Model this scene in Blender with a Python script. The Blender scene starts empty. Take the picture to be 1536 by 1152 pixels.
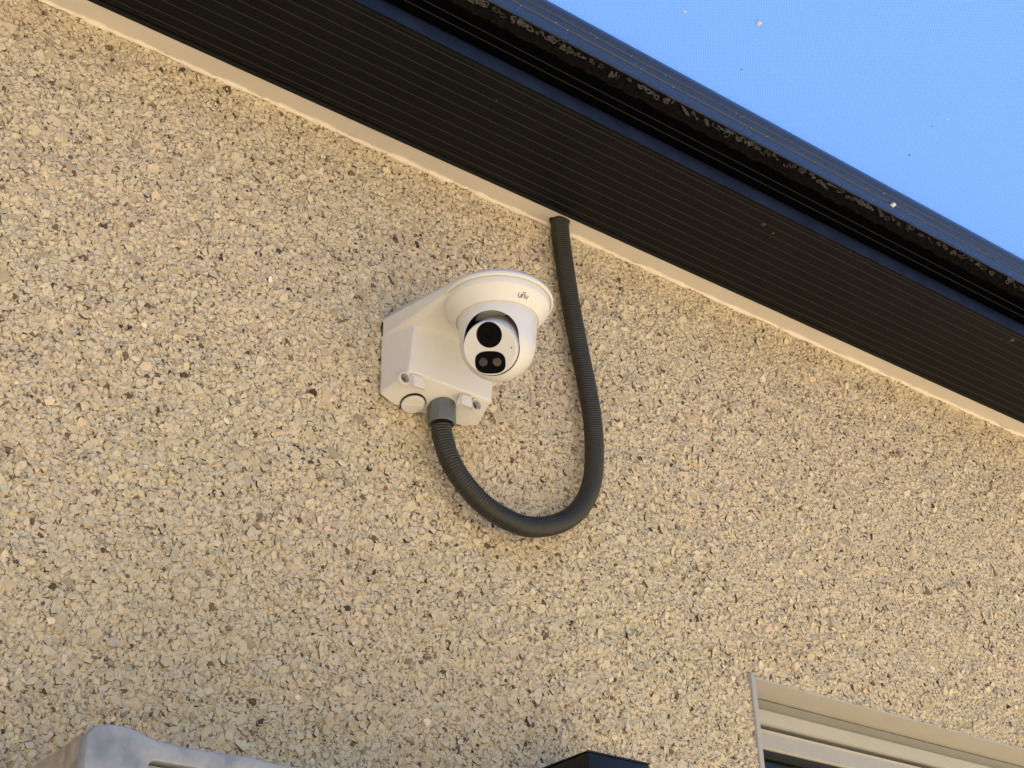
import bpy, bmesh, math, random
import numpy as np
from mathutils import Vector, Matrix

random.seed(7)
rng = np.random.default_rng(11)
scene = bpy.context.scene
COL = scene.collection
V = Vector

# ------------------------------------------------------------------ camera
# world: x along the wall, -y out of the wall (wall face at y=0), z up, ground at z=0
CAM_LOC = V((-0.72981163, -1.06333785, 1.68404465))
RIGHT = V((0.79377386, -0.60783998, -0.02129813))
UP = V((-0.29204012, -0.41162215, 0.86329588))
BACK = V((-0.53351253, -0.6790418, -0.50424856))
cd = bpy.data.cameras.new('camera')
cam = bpy.data.objects.new('camera', cd)
COL.objects.link(cam)
cam.matrix_world = Matrix(((RIGHT.x, UP.x, BACK.x, CAM_LOC.x),
                           (RIGHT.y, UP.y, BACK.y, CAM_LOC.y),
                           (RIGHT.z, UP.z, BACK.z, CAM_LOC.z),
                           (0, 0, 0, 1)))
cd.sensor_fit = 'HORIZONTAL'
cd.sensor_width = 36.0
cd.lens = 36.0 * 2300.0 / 1536.0
cd.clip_start = 0.02
cd.clip_end = 500
scene.camera = cam

# ------------------------------------------------------------------ light
SUN_EL, SUN_AZ = 58.0, 38.0          # degrees; azimuth turned from straight out of the wall towards +x
world = bpy.data.worlds.new('World')
scene.world = world
world.use_nodes = True
wn = world.node_tree.nodes
wl = world.node_tree.links
sky = wn.new('ShaderNodeTexSky')
sky.sky_type = 'NISHITA'
sky.sun_disc = False
sky.sun_elevation = math.radians(SUN_EL)
sdir = V((math.sin(math.radians(SUN_AZ)) * math.cos(math.radians(SUN_EL)),
          -math.cos(math.radians(SUN_AZ)) * math.cos(math.radians(SUN_EL)),
          math.sin(math.radians(SUN_EL))))
sky.sun_rotation = math.atan2(sdir.x, sdir.y)
wl.new(sky.outputs[0], wn['Background'].inputs[0])
wn['Background'].inputs[1].default_value = 0.055
sl = bpy.data.lights.new('sun', 'SUN')
sl.energy = 5.0
sl.angle = math.radians(0.53)
sl.color = (1.0, 0.94, 0.85)
sun = bpy.data.objects.new('sun', sl)
COL.objects.link(sun)
sun.location = (3, -6, 8)
sun.rotation_euler = sdir.to_track_quat('Z', 'Y').to_euler()

scene.view_settings.view_transform = 'Standard'
scene.view_settings.look = 'None'
scene.view_settings.exposure = 1.40
scene.view_settings.gamma = 1.0
scene.view_settings.use_curve_mapping = False
scene.cycles.use_denoising = True
scene.cycles.diffuse_bounces = 5
scene.cycles.max_bounces = 10

# ------------------------------------------------------------------ materials
def material(name, color, rough=0.6, metal=0.0, spec=0.5, noise=0.0, nscale=40.0, bump=0.0, bscale=200.0,
             bdist=0.001, color2=None, detail=4.0, vary=0.0):
    m = bpy.data.materials.new(name)
    m.use_nodes = True
    nt = m.node_tree
    b = nt.nodes['Principled BSDF']
    b.inputs['Base Color'].default_value = (*color, 1)
    b.inputs['Roughness'].default_value = rough
    b.inputs['Metallic'].default_value = metal
    b.inputs['Specular IOR Level'].default_value = spec
    tc = nt.nodes.new('ShaderNodeTexCoord')
    if noise > 0 or color2:
        n = nt.nodes.new('ShaderNodeTexNoise')
        n.inputs['Scale'].default_value = nscale
        n.inputs['Detail'].default_value = detail
        n.inputs['Roughness'].default_value = 0.62
        nt.links.new(tc.outputs['Object'], n.inputs['Vector'])
        r = nt.nodes.new('ShaderNodeValToRGB')
        c2 = color2 or tuple(min(1, c * (1 + noise)) for c in color)
        c1 = color if color2 else tuple(c * (1 - noise) for c in color)
        r.color_ramp.elements[0].position = 0.34
        r.color_ramp.elements[0].color = (*c1, 1)
        r.color_ramp.elements[1].position = 0.68
        r.color_ramp.elements[1].color = (*c2, 1)
        nt.links.new(n.outputs['Fac'], r.inputs[0])
        nt.links.new(r.outputs[0], b.inputs['Base Color'])
        if vary:
            mr = nt.nodes.new('ShaderNodeMapRange')
            mr.inputs['To Min'].default_value = rough - vary
            mr.inputs['To Max'].default_value = rough + vary
            nt.links.new(n.outputs['Fac'], mr.inputs['Value'])
            nt.links.new(mr.outputs[0], b.inputs['Roughness'])
    if bump > 0:
        n2 = nt.nodes.new('ShaderNodeTexNoise')
        n2.inputs['Scale'].default_value = bscale
        n2.inputs['Detail'].default_value = 5
        nt.links.new(tc.outputs['Object'], n2.inputs['Vector'])
        bp = nt.nodes.new('ShaderNodeBump')
        bp.inputs['Strength'].default_value = bump
        bp.inputs['Distance'].default_value = bdist
        nt.links.new(n2.outputs['Fac'], bp.inputs['Height'])
        nt.links.new(bp.outputs[0], b.inputs['Normal'])
    return m

CREAM = (0.66, 0.556, 0.380)

def chip_material():
    m = bpy.data.materials.new('painted_chips')
    m.use_nodes = True
    nt = m.node_tree
    b = nt.nodes['Principled BSDF']
    b.inputs['Roughness'].default_value = 0.8
    b.inputs['Specular IOR Level'].default_value = 0.3
    at = nt.nodes.new('ShaderNodeAttribute')
    at.attribute_name = 'tint'
    geo = nt.nodes.new('ShaderNodeNewGeometry')
    n = nt.nodes.new('ShaderNodeTexNoise')
    n.inputs['Scale'].default_value = 260
    n.inputs['Detail'].default_value = 4
    nt.links.new(geo.outputs['Position'], n.inputs['Vector'])
    mr = nt.nodes.new('ShaderNodeMapRange')
    mr.inputs['From Min'].default_value = 0.3
    mr.inputs['From Max'].default_value = 0.7
    mr.inputs['To Min'].default_value = 0.88
    mr.inputs['To Max'].default_value = 1.07
    nt.links.new(n.outputs['Fac'], mr.inputs['Value'])
    # broad weathering of the paint: slow shifts between pinker and yellower cream
    nb = nt.nodes.new('ShaderNodeTexNoise')
    nb.inputs['Scale'].default_value = 5.5
    nb.inputs['Detail'].default_value = 3
    nt.links.new(geo.outputs['Position'], nb.inputs['Vector'])
    rb = nt.nodes.new('ShaderNodeValToRGB')
    rb.color_ramp.elements[0].position = 0.35
    rb.color_ramp.elements[0].color = (1.0, 0.95, 0.93, 1)
    rb.color_ramp.elements[1].position = 0.65
    rb.color_ramp.elements[1].color = (0.95, 0.97, 0.93, 1)
    nt.links.new(nb.outputs['Fac'], rb.inputs[0])
    mx = nt.nodes.new('ShaderNodeVectorMath')
    mx.operation = 'SCALE'
    nt.links.new(at.outputs['Color'], mx.inputs[0])
    nt.links.new(mr.outputs[0], mx.inputs['Scale'])
    mm = nt.nodes.new('ShaderNodeVectorMath')
    mm.operation = 'MULTIPLY'
    nt.links.new(mx.outputs[0], mm.inputs[0])
    nt.links.new(rb.outputs[0], mm.inputs[1])
    nt.links.new(mm.outputs[0], b.inputs['Base Color'])
    n2 = nt.nodes.new('ShaderNodeTexNoise')
    n2.inputs['Scale'].default_value = 520
    n2.inputs['Detail'].default_value = 4
    nt.links.new(geo.outputs['Position'], n2.inputs['Vector'])
    bp = nt.nodes.new('ShaderNodeBump')
    bp.inputs['Strength'].default_value = 0.5
    bp.inputs['Distance'].default_value = 0.0012
    nt.links.new(n2.outputs['Fac'], bp.inputs['Height'])
    nt.links.new(bp.outputs[0], b.inputs['Normal'])
    return m

def coat_material():
    """cream masonry paint over the render, with fine grimy cracks running where stones lie buried"""
    m = bpy.data.materials.new('render_coat')
    m.use_nodes = True
    nt = m.node_tree
    N, L = nt.nodes.new, nt.links.new
    b = nt.nodes['Principled BSDF']
    b.inputs['Roughness'].default_value = 0.82
    b.inputs['Specular IOR Level'].default_value = 0.3
    geo = N('ShaderNodeNewGeometry')
    warp = N('ShaderNodeTexNoise')
    warp.inputs['Scale'].default_value = 170
    warp.inputs['Detail'].default_value = 3
    L(geo.outputs['Position'], warp.inputs['Vector'])
    sc = N('ShaderNodeVectorMath'); sc.operation = 'SCALE'
    sc.inputs['Scale'].default_value = 0.0065
    L(warp.outputs['Color'], sc.inputs[0])
    ad = N('ShaderNodeVectorMath'); ad.operation = 'ADD'
    L(geo.outputs['Position'], ad.inputs[0]); L(sc.outputs[0], ad.inputs[1])
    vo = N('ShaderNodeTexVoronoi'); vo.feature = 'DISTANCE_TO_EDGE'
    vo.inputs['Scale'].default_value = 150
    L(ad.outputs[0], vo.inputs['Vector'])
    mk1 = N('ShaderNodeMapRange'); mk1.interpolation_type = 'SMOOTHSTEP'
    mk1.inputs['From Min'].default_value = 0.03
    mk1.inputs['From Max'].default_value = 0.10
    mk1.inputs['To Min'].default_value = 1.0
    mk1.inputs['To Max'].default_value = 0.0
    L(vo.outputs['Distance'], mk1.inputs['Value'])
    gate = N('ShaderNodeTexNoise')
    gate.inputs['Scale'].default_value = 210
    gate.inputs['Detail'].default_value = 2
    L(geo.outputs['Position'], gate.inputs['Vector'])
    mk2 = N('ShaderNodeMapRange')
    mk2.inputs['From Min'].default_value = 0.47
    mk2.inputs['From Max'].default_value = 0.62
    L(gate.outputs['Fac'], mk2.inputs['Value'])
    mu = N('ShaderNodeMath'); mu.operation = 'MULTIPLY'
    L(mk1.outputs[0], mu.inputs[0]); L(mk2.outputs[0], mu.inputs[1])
    big = N('ShaderNodeTexNoise')
    big.inputs['Scale'].default_value = 120
    big.inputs['Detail'].default_value = 5
    L(geo.outputs['Position'], big.inputs['Vector'])
    rp_ = N('ShaderNodeValToRGB')
    rp_.color_ramp.elements[0].position = 0.32
    rp_.color_ramp.elements[0].color = (*[c * 0.92 for c in CREAM], 1)
    rp_.color_ramp.elements[1].position = 0.62
    rp_.color_ramp.elements[1].color = (*[min(1, c * 1.03) for c in CREAM], 1)
    L(big.outputs['Fac'], rp_.inputs[0])
    mx = N('ShaderNodeMix'); mx.data_type = 'RGBA'
    L(mu.outputs[0], mx.inputs['Factor'])
    L(rp_.outputs[0], mx.inputs['A'])
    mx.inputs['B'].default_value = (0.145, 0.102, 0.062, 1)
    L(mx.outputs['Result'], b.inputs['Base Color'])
    bn = N('ShaderNodeTexNoise')
    bn.inputs['Scale'].default_value = 380
    bn.inputs['Detail'].default_value = 4
    L(geo.outputs['Position'], bn.inputs['Vector'])
    hs = N('ShaderNodeMath'); hs.operation = 'MULTIPLY_ADD'
    L(mk1.outputs[0], hs.inputs[0]); hs.inputs[1].default_value = -0.55
    L(bn.outputs['Fac'], hs.inputs[2])
    bp = N('ShaderNodeBump')
    bp.inputs['Strength'].default_value = 0.75
    bp.inputs['Distance'].default_value = 0.0022
    L(hs.outputs[0], bp.inputs['Height'])
    L(bp.outputs[0], b.inputs['Normal'])
    return m

def fabric_material():
    m = bpy.data.materials.new('awning_fabric')
    m.use_nodes = True
    nt = m.node_tree
    for n in list(nt.nodes):
        if n.type != 'OUTPUT_MATERIAL':
            nt.nodes.remove(n)
    out = [n for n in nt.nodes if n.type == 'OUTPUT_MATERIAL'][0]
    tc = nt.nodes.new('ShaderNodeTexCoord')
    waves = []
    for axis, sc in (('X', 1 / 0.0034), ('Y', 1 / 0.0034)):
        sep = nt.nodes.new('ShaderNodeSeparateXYZ')
        nt.links.new(tc.outputs['Object'], sep.inputs[0])
        mu = nt.nodes.new('ShaderNodeMath')
        mu.operation = 'MULTIPLY'
        mu.inputs[1].default_value = sc * 2 * math.pi
        nt.links.new(sep.outputs[axis], mu.inputs[0])
        si = nt.nodes.new('ShaderNodeMath')
        si.operation = 'SINE'
        nt.links.new(mu.outputs[0], si.inputs[0])
        waves.append(si)
    pr = nt.nodes.new('ShaderNodeMath')
    pr.operation = 'MULTIPLY'
    nt.links.new(waves[0].outputs[0], pr.inputs[0])
    nt.links.new(waves[1].outputs[0], pr.inputs[1])
    ns = nt.nodes.new('ShaderNodeTexNoise')
    ns.inputs['Scale'].default_value = 900
    ns.inputs['Detail'].default_value = 3
    nt.links.new(tc.outputs['Object'], ns.inputs['Vector'])
    ad = nt.nodes.new('ShaderNodeMath')
    ad.operation = 'MULTIPLY_ADD'
    nt.links.new(pr.outputs[0], ad.inputs[0])
    ad.inputs[1].default_value = 0.34
    nt.links.new(ns.outputs['Fac'], ad.inputs[2])
    mix = nt.nodes.new('ShaderNodeValToRGB')
    mix.color_ramp.elements[0].position = 0.05
    mix.color_ramp.elements[0].color = (0.020, 0.055, 0.172, 1)
    mix.color_ramp.elements[1].position = 0.95
    mix.color_ramp.elements[1].color = (0.064, 0.127, 0.300, 1)
    nt.links.new(ad.outputs[0], mix.inputs[0])
    tr = nt.nodes.new('ShaderNodeBsdfTranslucent')
    nt.links.new(mix.outputs[0], tr.inputs[0])
    df = nt.nodes.new('ShaderNodeBsdfDiffuse')
    df.inputs[0].default_value = (0.05, 0.12, 0.31, 1)
    a = nt.nodes.new('ShaderNodeAddShader')
    nt.links.new(tr.outputs[0], a.inputs[0])
    nt.links.new(df.outputs[0], a.inputs[1])
    nt.links.new(a.outputs[0], out.inputs[0])
    return m

def glass_material():
    m = bpy.data.materials.new('window_glass')
    m.use_nodes = True
    b = m.node_tree.nodes['Principled BSDF']
    b.inputs['Base Color'].default_value = (0.55, 0.68, 0.63, 1)
    b.inputs['Roughness'].default_value = 0.02
    b.inputs['Transmission Weight'].default_value = 1.0
    b.inputs['IOR'].default_value = 1.3
    return m

M = {
    'chips': chip_material(),
    'render': coat_material(),
    'soffit': material('soffit_paint', (0.50, 0.452, 0.380), 0.5, noise=0.05, nscale=9, bump=0.12, bscale=90, bdist=0.0006),
    'caulk': material('caulk', (0.64, 0.565, 0.455), 0.65, noise=0.07, nscale=60, bump=0.5, bscale=200),
    'plastic': material('white_plastic', (0.62, 0.605, 0.565), 0.38, spec=0.45, noise=0.02, nscale=30, bump=0.05, bscale=900, bdist=0.0003),
    'plastic2': material('white_plastic_face', (0.57, 0.56, 0.535), 0.42, spec=0.4),
    'blackgloss': material('black_gloss', (0.003, 0.003, 0.0035), 0.22, spec=0.02),
    'black': material('cavity_black', (0.006, 0.006, 0.006), 0.6, spec=0.2),
    'ledgrey': material('led_grey', (0.045, 0.048, 0.052), 0.25, spec=0.2),
    'ledbrown': material('led_brown', (0.085, 0.056, 0.044), 0.25, spec=0.2),
    'ink': material('grey_ink', (0.05, 0.05, 0.05), 0.6),
    'steel': material('screw_steel', (0.16, 0.155, 0.145), 0.45, metal=0.4),
    'gland': material('gland_grey', (0.105, 0.118, 0.122), 0.45, noise=0.08, nscale=60, bump=0.06, bscale=400),
    'hose': material('conduit_black', (0.027, 0.026, 0.0195), 0.40, spec=0.32, noise=0.12, nscale=25),
    'cassette': material('cassette_black', (0.0042, 0.0041, 0.0042), 0.5, spec=0.11, noise=0.18, nscale=14, bump=0.05, bscale=500, bdist=0.0004),
    'ribline': material('rib_lit_edge', (0.018, 0.0172, 0.0165), 0.55, spec=0.2),  # paler tone paints the light caught on the worn edges
    'lip': material('lip_navy', (0.011, 0.019, 0.042), 0.42, spec=0.5, noise=0.2, nscale=40, vary=0.06),
    'recess': material('recess_black', (0.0015, 0.0015, 0.002), 0.8, spec=0.0),
    'rail': material('rail_navy', (0.026, 0.034, 0.054), 0.30, spec=0.5, noise=0.28, nscale=420, detail=6, bump=0.3, bscale=700, bdist=0.0005, vary=0.1),
    'seal': material('seal_brown', (0.0075, 0.006, 0.0045), 0.95, spec=0.0, noise=0.4, nscale=200, bump=0.8, bscale=500, bdist=0.002),
    'curl': material('curl_olive', (0.062, 0.056, 0.042), 0.85, spec=0.1, noise=0.45, nscale=300),
    'curl2': material('curl_dull', (0.040, 0.034, 0.022), 0.9, spec=0.1, noise=0.5, nscale=300),
    'sparkle_bits': material('sparkle_specks', (0.55, 0.55, 0.55), 0.8),
    'dropping': material('dropping_white', (0.58, 0.56, 0.52), 0.8, noise=0.25, nscale=300),
    'debris': material('debris_dark', (0.02, 0.02, 0.03), 0.9),
    'fabric': fabric_material(),
    'trim': material('window_trim', (0.42, 0.39, 0.34), 0.42, noise=0.03, nscale=20),
    'edge': material('window_edge_bead', (0.44, 0.40, 0.32), 0.4),
    'frame': material('window_frame', (0.36, 0.345, 0.30), 0.38, noise=0.03, nscale=30),
    'frameshade': material('window_frame_shaded', (0.26, 0.26, 0.235), 0.4, noise=0.04, nscale=30),  # darker copy of the frame colour, shade under the head painted in
    'gasket': material('gasket_black', (0.008, 0.008, 0.007), 0.6),
    'glass': glass_material(),
    'room': material('room_dark', (0.040, 0.052, 0.046), 0.9),
    'crate': material('crate_grey', (0.165, 0.180, 0.210), 0.40, noise=0.0, nscale=60, color2=(0.29, 0.305, 0.33), bump=0.45, bscale=70, bdist=0.003, detail=9),
    'crate_side': material('crate_side', (0.15, 0.125, 0.10), 0.8, color2=(0.30, 0.275, 0.235), nscale=70, bump=0.6, bscale=130, bdist=0.002, detail=8),
    'crate_in': material('crate_inside', (0.030, 0.023, 0.015), 0.8, noise=0.5, nscale=50),
    'blackbox': material('black_fitting', (0.007, 0.008, 0.008), 0.35, spec=0.3, noise=0.2, nscale=40),
    'ground': material('paving', (0.52, 0.438, 0.318), 0.9, noise=0.12, nscale=3),
}

# ------------------------------------------------------------------ helpers
ORG = {}

def tag(o, label=None, cat=None, group=None, kind=None):
    if label: o['label'] = label
    if cat: o['category'] = cat
    if group: o['group'] = group
    if kind: o['kind'] = kind
    return o

def root(name, loc, label, cat, group=None):
    o = bpy.data.objects.new(name, None)
    COL.objects.link(o)
    o.location = loc
    o.empty_display_size = 0.05
    ORG[o] = V(loc)
    return tag(o, label, cat, group)

def mesh_obj(name, me, parent=None, org=None):
    o = bpy.data.objects.new(name, me)
    COL.objects.link(o)
    if parent is not None:
        o.parent = parent
        ORG[o] = ORG[parent]
    else:
        o.location = org or (0, 0, 0)
        ORG[o] = V(org or (0, 0, 0))
    return o

def mk(name, verts, faces, mat, parent=None, org=None, smooth=None):
    """mesh object from world-space vertices; smooth = sharp-edge angle in degrees"""
    off = ORG[parent] if parent is not None else V(org or (0, 0, 0))
    me = bpy.data.meshes.new(name)
    me.from_pydata([tuple(V(v) - off) for v in verts], [], faces)
    me.materials.append(M[mat])
    fix(me, smooth)
    return mesh_obj(name, me, parent, org)

def fix(me, smooth=None, recalc=True):
    if recalc:
        bm = bmesh.new()
        bm.from_mesh(me)
        bmesh.ops.recalc_face_normals(bm, faces=bm.faces)
        bm.to_mesh(me)
        bm.free()
    if smooth is not None:
        me.polygons.foreach_set('use_smooth', [True] * len(me.polygons))
        me.set_sharp_from_angle(angle=math.radians(smooth))
    me.update()

def from_bm(name, bm, mat, parent=None, org=None, smooth=None):
    off = ORG[parent] if parent is not None else V(org or (0, 0, 0))
    bmesh.ops.translate(bm, verts=bm.verts, vec=-off)
    bmesh.ops.recalc_face_normals(bm, faces=bm.faces)
    me = bpy.data.meshes.new(name)
    bm.to_mesh(me)
    bm.free()
    me.materials.append(M[mat])
    fix(me, smooth, False)
    return mesh_obj(name, me, parent, org)

def box_vf(x0, x1, y0, y1, z0, z1):
    v = [(x0, y0, z0), (x1, y0, z0), (x1, y1, z0), (x0, y1, z0), (x0, y0, z1), (x1, y0, z1), (x1, y1, z1), (x0, y1, z1)]
    f = [(0, 3, 2, 1), (4, 5, 6, 7), (0, 1, 5, 4), (1, 2, 6, 5), (2, 3, 7, 6), (3, 0, 4, 7)]
    return v, f

def box(name, x0, x1, y0, y1, z0, z1, mat, parent=None, bevel=0.0, segs=2, org=None):
    v, f = box_vf(x0, x1, y0, y1, z0, z1)
    bm = bmesh.new()
    vs = [bm.verts.new(p) for p in v]
    for q in f:
        bm.faces.new([vs[i] for i in q])
    if bevel > 0:
        bmesh.ops.bevel(bm, geom=list(bm.edges), offset=bevel, segments=segs, affect='EDGES', profile=0.5)
    return from_bm(name, bm, mat, parent, org, 35 if bevel else None)

def extrude_x(name, prof, x0, x1, mat, parent, smooth=None, nx=1):
    """closed profile [(y,z)...] extruded along x, capped"""
    n = len(prof)
    v, f = [], []
    for i in range(nx + 1):
        x = x0 + (x1 - x0) * i / nx
        v += [(x, y, z) for y, z in prof]
    for i in range(nx):
        for j in range(n):
            f.append((i * n + j, i * n + (j + 1) % n, (i + 1) * n + (j + 1) % n, (i + 1) * n + j))
    f.append(tuple(range(n)))
    f.append(tuple(nx * n + j for j in reversed(range(n))))
    return mk(name, v, f, mat, parent, smooth=smooth)

def revolve_vf(prof, axis_o, ax, e1, e2, n=64):
    """prof [(r,t)...] t measured along ax from axis_o"""
    v, f = [], []
    idx = []
    for r, t in prof:
        if r < 1e-7:
            v.append(axis_o + ax * t)
            idx.append([len(v) - 1] * n)
        else:
            row = []
            for k in range(n):
                a = 2 * math.pi * k / n
                v.append(axis_o + ax * t + e1 * (r * math.cos(a)) + e2 * (r * math.sin(a)))
                row.append(len(v) - 1)
            idx.append(row)
    for i in range(len(prof) - 1):
        for k in range(n):
            q = [idx[i][k], idx[i][(k + 1) % n], idx[i + 1][(k + 1) % n], idx[i + 1][k]]
            u = []
            for a in q:
                if a not in u:
                    u.append(a)
            if len(u) > 2:
                f.append(tuple(u))
    return v, f

ICO = None
def ico_points(r, c, sub=2):
    global ICO
    if ICO is None:
        bm = bmesh.new()
        bmesh.ops.create_icosphere(bm, subdivisions=2, radius=1)
        ICO = [v.co.copy() for v in bm.verts]
        bm.free()
    return [V(c) + p * r for p in ICO]

def hull_bm(points):
    bm = bmesh.new()
    for p in points:
        bm.verts.new(p)
    r = bmesh.ops.convex_hull(bm, input=bm.verts)
    junk = [g for g in r['geom_interior'] if isinstance(g, bmesh.types.BMVert)]
    junk += [v for v in bm.verts if not v.link_faces]
    bmesh.ops.delete(bm, geom=list(set(junk)), context='VERTS')
    bmesh.ops.dissolve_limit(bm, angle_limit=math.radians(1.0), verts=bm.verts, edges=bm.edges)
    return bm

def wnormal(o):
    w = o.modifiers.new('weighted', 'WEIGHTED_NORMAL')
    w.keep_sharp = True
    w.weight = 80

def bake(o):
    dg = bpy.context.evaluated_depsgraph_get()
    me = bpy.data.meshes.new_from_object(o.evaluated_get(dg))
    o.modifiers.clear()
    o.data = me

def tube_vf(pts, radii, n=12, cap=True):
    v, f = [], []
    pts = [V(p) for p in pts]
    prev = None
    for i, p in enumerate(pts):
        t = (pts[min(i + 1, len(pts) - 1)] - pts[max(i - 1, 0)]).normalized()
        if prev is None:
            a = t.orthogonal().normalized()
        else:
            a = (prev - t * prev.dot(t)).normalized()
        prev = a
        b = t.cross(a)
        r = radii[i] if hasattr(radii, '__len__') else radii
        for k in range(n):
            ang = 2 * math.pi * k / n
            v.append(p + a * (r * math.cos(ang)) + b * (r * math.sin(ang)))
    for i in range(len(pts) - 1):
        for k in range(n):
            f.append((i * n + k, i * n + (k + 1) % n, (i + 1) * n + (k + 1) % n, (i + 1) * n + k))
    if cap:
        f.append(tuple(range(n)))
        f.append(tuple((len(pts) - 1) * n + k for k in reversed(range(n))))
    return v, f

def catmull(P, per=20):
    P = [V(p) for p in P]
    P = [P[0] * 2 - P[1]] + P + [P[-1] * 2 - P[-2]]
    out = []
    for i in range(1, len(P) - 2):
        for k in range(per):
            t = k / per
            a, b, c, d = P[i - 1], P[i], P[i + 1], P[i + 2]
            out.append(0.5 * ((2 * b) + (c - a) * t + (2 * a - 5 * b + 4 * c - d) * t * t + (3 * b - a - 3 * c + d) * t ** 3))
    out.append(P[-2])
    return out

def resample(pts, step):
    L = [0.0]
    for i in range(1, len(pts)):
        L.append(L[-1] + (pts[i] - pts[i - 1]).length)
    n = max(2, int(L[-1] / step))
    out, j = [], 0
    for k in range(n + 1):
        s = L[-1] * k / n
        while j < len(L) - 2 and L[j + 1] < s:
            j += 1
        t = (s - L[j]) / max(1e-9, L[j + 1] - L[j])
        out.append(pts[j].lerp(pts[j + 1], t))
    return out, L[-1]

def ray(px, py):
    d = (RIGHT * (px - 768) - UP * (py - 576) - BACK * 2300).normalized()
    return d
# surveyed points of the photograph are intersected with the wall, soffit and box planes they lie on
def on_y(px, py, y):
    d = ray(px, py); t = (y - CAM_LOC.y) / d.y
    return CAM_LOC + d * t
def on_z(px, py, z):
    d = ray(px, py); t = (z - CAM_LOC.z) / d.z
    return CAM_LOC + d * t

# ------------------------------------------------------------------ setting: ground
g = mk('ground', [(-80, -80, 0), (80, -80, 0), (80, 80, 0), (-80, 80, 0)], [(0, 1, 2, 3)], 'ground')
tag(g, kind='structure')

# ------------------------------------------------------------------ house
ZS = 2.699            # soffit level
WX0, WX1, WZ0, WZ1 = 0.4112, 1.36, 1.05, 2.2228     # window opening
house = root('house', (0, 0, 0), 'cream house wall with painted pebbledash stones under a narrow cream soffit', 'house')

X0, X1, Z1 = -5.0, 6.0, 3.3
GX0, GX1, GZ0, GZ1, GS = -0.64, 1.37, 1.87, ZS + 0.0010, 0.0016     # finely modelled part of the coat
nxg, nzg = int(round((GX1 - GX0) / GS)) + 1, int(round((GZ1 - GZ0) / GS)) + 1
def band_noise(lo, hi, seed):
    """smooth random field with wavelengths between lo and hi metres, unit deviation"""
    r_ = np.random.default_rng(seed)
    F = np.fft.rfft2(r_.normal(size=(nzg, nxg)))
    k = np.hypot(np.fft.fftfreq(nzg, GS)[:, None], np.fft.rfftfreq(nxg, GS)[None, :])
    F *= np.exp(-(k * lo * 0.7) ** 4) * (1 - np.exp(-(k * hi * 0.8) ** 4))
    f_ = np.fft.irfft2(F, s=(nzg, nxg))
    return f_ / f_.std()
coat_h = 0.00100 * band_noise(0.0042, 0.010, 1) + 0.00040 * band_noise(0.010, 0.03, 2) + 0.0007 * band_noise(0.04, 0.14, 3)
xs = np.linspace(GX0, GX1, nxg)
zs = np.linspace(GZ0, GZ1, nzg)
gx_, gz_ = np.meshgrid(xs, zs)
slow = 0.0007 * band_noise(0.04, 0.14, 3) + 0.00025 * band_noise(0.010, 0.03, 2)
co = np.stack([gx_, 0.0004 - coat_h, gz_], -1).reshape(-1, 3)
ii, jj = np.meshgrid(np.arange(nxg - 1), np.arange(nzg - 1))
keep = ~((xs[ii] > WX0 - 0.0005) & (xs[ii] < WX1 + 0.002) & (zs[jj] < WZ1 + 0.0005))
a_ = (jj * nxg + ii)[keep]
qd = np.stack([a_, a_ + 1, a_ + nxg + 1, a_ + nxg], 1)
kz = float(zs[np.where(zs < WZ1 + 0.0005)[0][-1] + 1])
far = [(X0, GX0, 0, Z1), (GX1, X1, 0, Z1), (GX0, GX1, GZ1, Z1), (GX0, WX0, 0, GZ0), (WX0, GX1, 0, WZ0)]
fv, ffq = [], []
for (a, b, c, d) in far:
    k = len(co) + len(fv)
    fv += [(a, 0.0004, c), (b, 0.0004, c), (b, 0.0004, d), (a, 0.0004, d)]
    ffq.append((k, k + 1, k + 2, k + 3))
co = np.concatenate([co, np.array(fv)])
qd = np.concatenate([qd, np.array(ffq)])
me = bpy.data.meshes.new('wall')
me.vertices.add(len(co))
me.vertices.foreach_set('co', co.astype(np.float32).ravel())
me.loops.add(qd.size)
me.loops.foreach_set('vertex_index', qd.astype(np.int32).ravel())
me.polygons.add(len(qd))
me.polygons.foreach_set('loop_start', np.arange(0, qd.size, 4, dtype=np.int32))
me.polygons.foreach_set('loop_total', np.full(len(qd), 4, dtype=np.int32))
me.update(calc_edges=True)
me.polygons.foreach_set('use_smooth', [True] * len(qd))
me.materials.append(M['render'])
wall = mesh_obj('wall', me, house)

# -- the stones of the pebbledash -------------------------------------------------
NS = 6
def chip_arrays(n, r, rs):
    """n irregular flat chips around the origin in the x-z plane, protruding to -y. returns verts (n,13,3)"""
    ang = (np.arange(NS)[None, :] + rs.uniform(-0.33, 0.33, (n, NS))) * (2 * np.pi / NS) + rs.uniform(0, 6.28, (n, 1))
    rad = r[:, None] * rs.uniform(0.68, 1.22, (n, NS))
    el = rs.uniform(0.52, 1.0, (n, 1))
    th = rs.uniform(0, 6.28, (n, 1))
    u, w = rad * np.cos(ang), rad * np.sin(ang) * el
    x, z = u * np.cos(th) - w * np.sin(th), u * np.sin(th) + w * np.cos(th)
    h = np.minimum(r, 0.004) * rs.uniform(0.16, 0.45, n)                      # half thickness
    out = np.zeros((n, 2 * NS + 1, 3))
    out[:, :NS, 0], out[:, :NS, 2] = x, z
    out[:, :NS, 1] = (h + 0.9 * r)[:, None]
    s = rs.uniform(0.74, 0.92, (n, NS))
    out[:, NS:2 * NS, 0], out[:, NS:2 * NS, 2] = x * s, z * s
    out[:, NS:2 * NS, 1] = -h[:, None] * rs.uniform(0.6, 1.0, (n, NS))
    out[:, 2 * NS, 1] = -h * rs.uniform(0.80, 1.15, n)
    # tilt
    tx, tz = rs.normal(0, 0.24, n), rs.normal(0, 0.24, n)
    out[:, :, 1] += out[:, :, 0] * tx[:, None] + out[:, :, 2] * tz[:, None]
    return out
CF = []
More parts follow.
